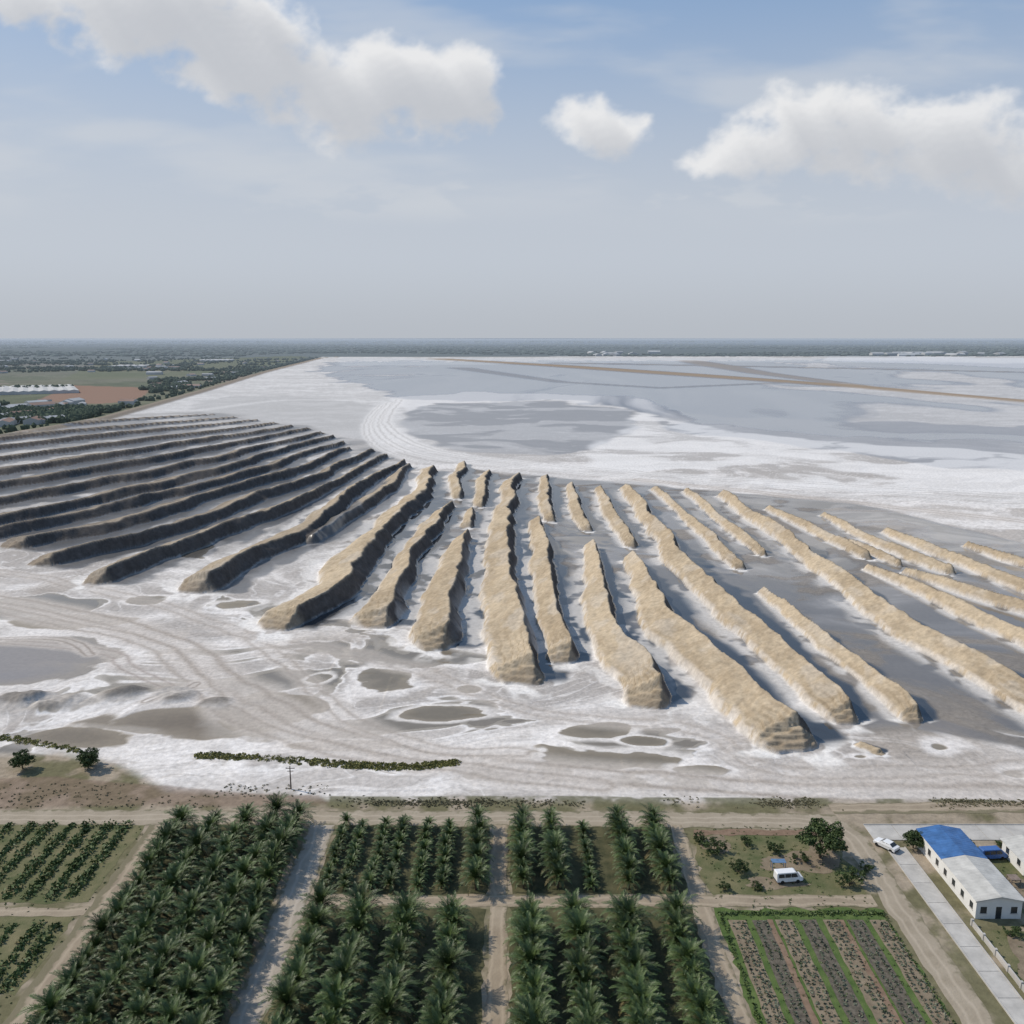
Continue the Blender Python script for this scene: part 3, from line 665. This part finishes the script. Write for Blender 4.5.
boxes('water_tank_stand',[(83.2,84.8,133,134.6,1.2,1.35)]+[(a,a+.12,c,c+.12,0,1.2) for a in (83.2,84.68) for c in (133,134.48)],M_metal)
boxes('boundary_wall',[(71.6,71.8,96,123.5,0,.9)]+[(71.5,71.9,y-.2,y+.2,0,1.1) for y in np.arange(96,124,3.4)],M_conc)

# ------------------------------------------------------------------ vehicles
def vehicle(name,x,y,rz,van=False,paint=None):
    e=empty(name,(x,y,0.05),rz); W=.86; paint=paint or M_paintw
    if van: prof=[(-2.3,.35),(2.15,.35),(2.3,.6),(2.25,1.0),(1.75,1.15),(1.15,1.85),(.9,1.95),(-2.2,1.95),(-2.3,1.8)]
    else: prof=[(-2.1,.35),(2.05,.35),(2.15,.6),(2.05,.85),(1.0,.98),(.35,1.42),(-.95,1.45),(-1.6,1.05),(-2.1,.98)]
    n=len(prof); vs_=[]
    for s_,wv in ((-1,W),(1,W)):
        for (a,z) in prof: vs_.append((a,s_*(wv-(.16 if z>1.1 else 0)),z))
    fs=[tuple(reversed(range(n))),tuple(range(n,2*n))]+[(i,(i+1)%n,n+(i+1)%n,n+i) for i in range(n)]
    o=obj('body',vs_,fs,paint,parent=e); bv=o.modifiers.new('b','BEVEL'); bv.width=.06; bv.segments=2
    gl=[];gf=[]
    def quad(q): k=len(gl); gl.extend(q); gf.append((k,k+1,k+2,k+3))
    for s_ in (-1,1):
        if van:
            for a,c in ((.2,1.35),(-.9,.1),(-2.0,-1.0)): quad([(a,s_*(W+.005-.03),1.15),(c,s_*(W-.03+.005),1.15),(min(c,1.05),s_*(W-.14),1.75),(a,s_*(W-.14),1.75)])
        else:
            quad([(-1.3,s_*(W-.02),1.02),(-.35,s_*(W-.02),1.02),(-.35,s_*(W-.13),1.38),(-.9,s_*(W-.13),1.38)]); quad([(-.25,s_*(W-.02),1.02),(.75,s_*(W-.02),1.02),(.3,s_*(W-.13),1.36),(-.25,s_*(W-.13),1.36)])
    if van: quad([(1.78,-W+.12,1.17),(1.78,W-.12,1.17),(1.2,W-.24,1.84),(1.2,-W+.24,1.84)])
    else: quad([(.98,-W+.1,1.02),(.98,W-.1,1.02),(.4,W-.22,1.41),(.4,-W+.22,1.41)]); quad([(-1.58,-W+.1,1.1),(-1.58,W-.1,1.1),(-1.0,W-.22,1.44),(-1.0,-W+.22,1.44)])
    obj('windows',gl,gf,M_dark,parent=e)
    wv=[];wf=[]
    for cx in (-1.35,1.35):
        for s_ in (-1,1):
            k=len(wv)
            for yy in (W-.18,W+.02):
                for j in range(14): wv.append((cx+.33*math.cos(j*.4488),s_*yy,.33+.33*math.sin(j*.4488)))
            for j in range(14): wf.append((k+j,k+(j+1)%14,k+14+(j+1)%14,k+14+j))
            wf.append(tuple(k+14+j for j in range(14))); wf.append(tuple(k+j for j in range(14)))
    obj('wheels',wv,wf,M_tyre,parent=e)
    boxes('bumpers',[(2.2 if van else 2.08,2.34 if van else 2.2,-.8,.8,.38,.55),(-2.36 if van else -2.18,-2.24 if van else -2.04,-.8,.8,.38,.55)],M_dark,e)
x,y=at(788,881); vehicle('parked_van',x,y,.12,True)
x,y=at(886,848); vehicle('parked_car',x,y,2.2)
x,y=at(992,858); vehicle('parked_van',x,y,.1,True,M_paintb)
x,y=at(780,873); boxes('tarpaulin_shelter',[(x-1.2,x+1.2,y+.6,y+1.8,1.5,1.56)]+[(x+a,x+a+.08,y+c,y+c+.08,0,1.5) for a in (-1.15,1.05) for c in (.65,1.65)],M_tarp)
def pole(x,y,h):
    e=empty('utility_pole',(x,y,0)); vs_=[]
    for k,(z,r_) in enumerate(((-.2,.16),(h,.1))):
        for j in range(8): vs_.append((r_*math.cos(j*.785),r_*math.sin(j*.785),z))
    fs=[(j,(j+1)%8,8+(j+1)%8,8+j) for j in range(8)]+[tuple(range(8,16))]
    obj('post',vs_,fs,M_wood,parent=e); boxes('crossarm',[(-.9,.9,.1,.2,h-.6,h-.48),(-.6,.6,.1,.2,h-1.2,h-1.1)],M_wood,e)
    boxes('insulators',[(a-.05,a+.05,.1,.2,h-.48,h-.28) for a in (-.8,0,.8)],M_white,e)
x,y=at(291,789); pole(x,y,5)

# ------------------------------------------------------------------ distance: forest belt, town
def haze_mat(name,c0,c1,c2,a=500,b2=12000,air=1.0):  # distance haze painted in: base colour shift plus airlight emission growing along Y
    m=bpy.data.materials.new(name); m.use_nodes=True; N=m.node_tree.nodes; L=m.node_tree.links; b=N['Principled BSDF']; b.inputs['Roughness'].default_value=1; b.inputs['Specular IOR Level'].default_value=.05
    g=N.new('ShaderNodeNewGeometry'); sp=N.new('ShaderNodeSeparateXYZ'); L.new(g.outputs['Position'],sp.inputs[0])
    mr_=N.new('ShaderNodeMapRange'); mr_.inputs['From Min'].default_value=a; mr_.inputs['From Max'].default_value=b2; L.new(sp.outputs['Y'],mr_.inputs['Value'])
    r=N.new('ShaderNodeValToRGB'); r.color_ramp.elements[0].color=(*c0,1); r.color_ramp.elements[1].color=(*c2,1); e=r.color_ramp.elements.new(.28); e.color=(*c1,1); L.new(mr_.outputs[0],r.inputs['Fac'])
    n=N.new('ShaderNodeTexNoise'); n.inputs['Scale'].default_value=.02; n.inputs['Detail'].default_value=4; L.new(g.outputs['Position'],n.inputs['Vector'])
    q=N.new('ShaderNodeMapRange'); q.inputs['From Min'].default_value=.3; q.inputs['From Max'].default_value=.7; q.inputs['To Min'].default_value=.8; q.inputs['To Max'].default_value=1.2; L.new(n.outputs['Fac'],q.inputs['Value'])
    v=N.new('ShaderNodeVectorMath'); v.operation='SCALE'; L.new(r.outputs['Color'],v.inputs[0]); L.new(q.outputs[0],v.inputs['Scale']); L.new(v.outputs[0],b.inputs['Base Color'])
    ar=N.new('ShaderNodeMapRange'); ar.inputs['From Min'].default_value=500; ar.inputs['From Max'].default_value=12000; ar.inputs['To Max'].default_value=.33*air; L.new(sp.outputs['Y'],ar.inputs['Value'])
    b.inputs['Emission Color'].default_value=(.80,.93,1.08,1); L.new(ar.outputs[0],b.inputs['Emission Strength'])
    try: m.cycles.emission_sampling='NONE'
    except Exception: pass
    return m
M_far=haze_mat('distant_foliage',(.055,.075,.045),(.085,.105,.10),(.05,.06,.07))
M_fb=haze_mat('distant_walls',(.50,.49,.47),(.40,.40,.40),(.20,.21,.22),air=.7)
import bmesh
bm=bmesh.new(); bmesh.ops.create_icosphere(bm,subdivisions=1,radius=1); IV=np.array([v.co[:] for v in bm.verts]); IF=np.array([[v.index for v in f.verts] for f in bm.faces]); bm.free()
def blobs(name,pts,m):
    pts=np.asarray(pts); n=len(pts); r_=np.random.default_rng(5)
    V_=IV[None]*pts[:,None,3:6]*(1+r_.uniform(-.35,.35,(n,len(IV),1)))+pts[:,None,0:3]
    F_=IF[None]+(np.arange(n)*len(IV))[:,None,None]
    return link(bpy.data.objects.new(name,npmesh(name,V_.reshape(-1,3),F_.reshape(-1,3),m)))
pts=[]
for _ in range(8000):
    v=random.uniform(341.5,356.5); u=random.uniform(-150,1180); x,y=site(u,v)
    if vn(np.array([x/900]),np.array([y/1500]),2)[0]<.36: continue
    s=random.uniform(.7,1.3)*(3.5+y*.0003); pts.append((x,y,s*.5,s*random.uniform(1.5,5),s*2,s))
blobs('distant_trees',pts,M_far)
dk=sites([(-100,466),(0,438),(100,420),(200,392),(262,373),(322,358)])
pts=[]
def left_of_dike(x,y,mg=14):
    for a,b_ in zip(dk[:-1],dk[1:]):
        if a[1]<=y<=b_[1]: return x<a[0]+(b_[0]-a[0])*(y-a[1])/(b_[1]-a[1])-mg
    return False
for _ in range(26000):
    u=random.uniform(-140,320); v=random.uniform(357,445); x,y=site(u,v)
    if not left_of_dike(x,y,20): continue
    d=vn(np.array([x/90]),np.array([y/130]),6)[0]
    if 372<v<404 and u<150 and d<.86: continue
    if d<.5: continue
    s=random.uniform(2.2,5.0); pts.append((x,y,s*.6,s*1.1,s*1.1,s)); 
    for _ in range(2): pts.append((x+random.uniform(-4,4),y+random.uniform(-4,4),s*random.uniform(.4,1.1),s*.7,s*.7,s*.7))
for a,b_ in zip(dk[:-1],dk[1:]):
    L_=math.dist(a,b_); 
    for i in range(int(L_/7)):
        t=random.random(); s=random.uniform(2,4.2); pts.append((a[0]+(b_[0]-a[0])*t-random.uniform(14,45),a[1]+(b_[1]-a[1])*t,s*.6,s,s,s))
blobs('roadside_trees',pts,M_far)
def town(name,items,m,mr_):
    vs_=[];fs=[];fm=[]
    for (x,y,w,l,h,a) in items:
        k=len(vs_); ca_,sa=math.cos(a),math.sin(a)
        loc=[(-w,-l,0),(w,-l,0),(w,l,0),(-w,l,0),(-w,-l,h),(w,-l,h),(w,l,h),(-w,l,h),(0,-l,h+w*.35),(0,l,h+w*.35)]
        vs_+=[(x+p*ca_-q*sa,y+p*sa+q*ca_,z) for p,q,z in loc]
        for f,mi in (((0,1,5,8,4),0),((2,3,7,9,6),0),((1,2,6,5),0),((3,0,4,7),0),((5,6,9,8),1),((7,4,8,9),1)): fs.append(tuple(i+k for i in f)); fm.append(mi)
    return obj(name,vs_,fs,[m,mr_],fm)
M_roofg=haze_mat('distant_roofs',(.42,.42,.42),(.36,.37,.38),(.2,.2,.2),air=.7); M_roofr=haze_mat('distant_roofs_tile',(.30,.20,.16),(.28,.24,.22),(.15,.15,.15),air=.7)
it=[];it2=[]
for _ in range(260):
    u=random.uniform(-80,330); v=random.uniform(359,436); x,y=site(u,v)
    if not left_of_dike(x,y,34): continue
    if 374<v<402 and u<150: continue
    (it if random.random()<.6 else it2).append((x,y,random.uniform(4,9),random.uniform(7,20),random.uniform(3,6),random.choice([0,1.57,.3,-.5])+random.uniform(-.1,.1)))
for _ in range(30):
    u=random.choice([random.gauss(930,45),random.gauss(930,45),random.uniform(585,670)]); v=random.uniform(354,356.2); x,y=site(u,v)
    it.append((x,y,random.uniform(10,22),random.uniform(14,40),random.uniform(6,13),random.uniform(0,3)))
town('distant_town',it,M_fb,M_roofg); town('distant_town',it2,M_fb,M_roofr)
def hall(u,v,w,l,n,rz=.15):
    x,y=site(u,v); e=empty('greenhouse_hall',(x,y,0),rz); vs_=[];fs=[]
    for i in range(n):
        a=-w+2*w*i/n; c=-w+2*w*(i+1)/n; k=len(vs_); m_=(a+c)/2
        vs_+= [(a,-l,0),(c,-l,0),(c,-l,4.5),(m_,-l,6),(a,-l,4.5),(a,l,0),(c,l,0),(c,l,4.5),(m_,l,6),(a,l,4.5)]
        fs+= [(k,k+1,k+2,k+3,k+4),(k+6,k+5,k+9,k+8,k+7),(k+4,k+3,k+8,k+9),(k+3,k+2,k+7,k+8)]
        if i==0: fs.append((k,k+4,k+9,k+5))
        if i==n-1: fs.append((k+1,k+6,k+7,k+2))
    obj('shell',vs_,fs,M_fb,parent=e)
hall(38,391,58,95,8,.5); hall(215,361,60,80,6); hall(-25,394,40,50,6); hall(130,367,50,60,5)

# ------------------------------------------------------------------ WORLD
w=bpy.data.worlds.new('World'); scene.world=w; w.use_nodes=True; nt=w.node_tree; N=nt.nodes; L=nt.links
bg=N['Background']; STR=.1; bg.inputs['Strength'].default_value=STR
sky=N.new('ShaderNodeTexSky'); sky.sky_type='NISHITA'; sky.sun_disc=False; sky.sun_elevation=SUN_EL; sky.sun_rotation=SUN_AZ%(2*math.pi); sky.altitude=90; sky.air_density=1.0; sky.dust_density=1.2; sky.ozone_density=1.2
tc=N.new('ShaderNodeTexCoord'); DIR=tc.outputs['Generated']
def MM(op,a,b_=None):
    n=N.new('ShaderNodeMath'); n.operation=op
    for i,x in enumerate((a,b_)):
        if x is None: continue
        if isinstance(x,(int,float)): n.inputs[i].default_value=x
        else: L.new(x,n.inputs[i])
    return n.outputs[0]
def SM(x,a,b_):
    n=N.new('ShaderNodeMapRange'); n.interpolation_type='SMOOTHSTEP'; L.new(x,n.inputs['Value']); n.inputs['From Min'].default_value=a; n.inputs['From Max'].default_value=b_; return n.outputs[0]
def RGB(c): return tuple(x/STR for x in c)
def MIX(f,a,b_):
    n=N.new('ShaderNodeMix'); n.data_type='RGBA'
    if isinstance(f,(int,float)): n.inputs['Factor'].default_value=f
    else: L.new(f,n.inputs['Factor'])
    for k_,x in (('A',a),('B',b_)):
        if isinstance(x,tuple): n.inputs[k_].default_value=(*x,1)
        else: L.new(x,n.inputs[k_])
    return n.outputs['Result']
spd=N.new('ShaderNodeSeparateXYZ'); L.new(DIR,spd.inputs[0]); z=spd.outputs[2]
skyc=MIX(.6,sky.outputs[0],RGB((.24,.41,.68)))
hazef=SM(z,.40,.09); skyc=MIX(MM('MULTIPLY',hazef,.9),skyc,RGB((.55,.585,.64)))
low=SM(z,.09,-.01); skyc=MIX(MM('MULTIPLY',low,.85),skyc,RGB((.46,.49,.535)))
L.new(skyc,bg.inputs['Color'])

# ------------------------------------------------------------------ clouds: a real sheet 60 km out, opacity and shading stored on the mesh
aa=np.arange(-.74,.80,.00125); ee=np.arange(.035,.47,.00125)
A,E=np.meshgrid(aa,ee)
def ae(u,v):
    yc=(512-v)/F; yd=CP+yc*SP; return (u-512)/F/yd,(-SP+yc*CP)/yd
ELL=[(70,-16,150,30,1),(170,10,105,36,1.05),(235,45,70,40,1.05),(300,88,60,40,1.1),(355,100,60,34,1.05),(405,86,60,42,1.1),(455,86,46,36,1.05),(597,120,40,26,1.0),(715,150,42,24,.95),(770,130,58,38,1.05),(835,122,60,42,1.1),(900,143,95,38,1.05),(985,162,90,34,.85),(985,118,55,24,.7),(1100,155,110,44,.9)]
def base_(A,E):
    w1=fbm(A*8,E*10,3,1)-.5; w2=fbm(A*8+31,E*10+7,3,2)-.5; a=A+w1*.06; e=E+w2*.04; cur=np.full(A.shape,-3.)
    for (u,v,ru,rv,s) in ELL:
        ca_,ce=ae(u,v); q=s-((a-ca_)/(ru/F))**2-((e-ce)/(rv/F))**2
        h=np.clip(.5+.5*(q-cur)/.5,0,1); cur=cur*(1-h)+q*h+.5*h*(1-h)
    return cur
def dens(A,E,b):
    n=fbm(A*17,E*24,7,3,.54); bl=1-np.abs(2*fbm(A*26+3,E*36,5,5,.54)-1)
    return b+(n-.5)*2.3+(bl-.72)*1.1
b0=base_(A,E); d0=dens(A,E,b0)
sh=np.zeros_like(d0)
for k in range(1,7):
    da,de=-.006*k,.0085*k; sh+=np.clip(dens(A+da,E+de,base_(A+da,E+de))+.15,0,1.4)*.2
lit=np.exp(-1.3*sh); lit=np.clip(lit*1.25,0,1)
soft=ss(.25,.6,A)*.5
alpha=ss(-.4,.85,d0)*(.95-.14*soft)
vb=fbm(A*3.2+4,E*16,5,0,.5); vb2=fbm(A*7,E*28+3,5,2,.5)
veil=ss(.47,.70,vb*.6+vb2*.4)*ss(.10,.18,E)*(1-ss(.30,.42,E))*.5
puff=ss(.52,.68,fbm(A*12,E*40,5,4,.5))*ss(.115,.14,E)*(1-ss(.15,.19,E))*ss(-.35,-.2,A)*(1-ss(.35,.5,A))*.4
va=1-(1-veil)*(1-puff)
cs_=np.array([.50,.52,.56]); cl=np.array([.83,.83,.835])
col=cs_*(1-lit[...,None])+cl*lit[...,None]
vc=np.array([.63,.655,.69]); tot=1-(1-alpha)*(1-va); wgt=(alpha/np.maximum(tot,1e-4))[...,None]; col=col*wgt+vc*(1-wgt)
edge=ss(-.74,-.66,A)*(1-ss(.72,.80,A))*ss(.035,.10,E)*(1-ss(.43,.47,E)); tot=tot*edge
D=np.stack([A,np.ones_like(A),E],-1); D/=np.linalg.norm(D,axis=-1)[...,None]; Vc=(D*60000+np.array([0,0,H])).reshape(-1,3)
ny,nx=A.shape; ix=np.arange(ny*nx).reshape(ny,nx); Fc=np.stack([ix[:-1,:-1],ix[:-1,1:],ix[1:,1:],ix[1:,:-1]],-1).reshape(-1,4)
keep=(tot.ravel()[Fc].max(1)>.004); Fc=Fc[keep]
cm=bpy.data.materials.new('cloud_vapour'); cm.use_nodes=True; N2=cm.node_tree.nodes; L2=cm.node_tree.links; N2.remove(N2['Principled BSDF'])
at_=N2.new('ShaderNodeAttribute'); at_.attribute_name='cloud'; em=N2.new('ShaderNodeEmission'); tr=N2.new('ShaderNodeBsdfTransparent'); mx=N2.new('ShaderNodeMixShader')
L2.new(at_.outputs['Color'],em.inputs['Color']); L2.new(at_.outputs['Alpha'],mx.inputs[0]); L2.new(tr.outputs[0],mx.inputs[1]); L2.new(em.outputs[0],mx.inputs[2]); L2.new(mx.outputs[0],N2['Material Output'].inputs['Surface'])
try: cm.cycles.emission_sampling='NONE'
except Exception: pass
cme=npmesh('clouds',Vc,Fc,cm,True); ca2=cme.color_attributes.new('cloud','FLOAT_COLOR','POINT'); ca2.data.foreach_set('color',np.concatenate([col.reshape(-1,3),tot.reshape(-1,1)],1).astype(np.float32).ravel())
link(bpy.data.objects.new('clouds',cme))

# sun
sd_=bpy.data.lights.new('sun','SUN'); sd_.energy=3.7; sd_.angle=math.radians(.8); sd_.color=(1,.92,.80)
so=link(bpy.data.objects.new('sun',sd_)); to=Vector((math.sin(SUN_AZ)*math.cos(SUN_EL),math.cos(SUN_AZ)*math.cos(SUN_EL),math.sin(SUN_EL)))
so.rotation_euler=to.to_track_quat('Z','Y').to_euler(); so.location=(0,0,200)
# camera
cd=bpy.data.cameras.new('camera'); cd.sensor_width=36; cd.lens=36*F/1024; cd.clip_end=120000; cd.clip_start=1
co=link(bpy.data.objects.new('camera',cd)); co.location=(0,0,H); co.rotation_euler=(math.radians(90)-P,0,0); scene.camera=co
scene.view_settings.view_transform='Standard'; scene.view_settings.look='None'; scene.view_settings.exposure=0
print('palms',npalm,'verts',len(X),'cloudfaces',len(Fc))
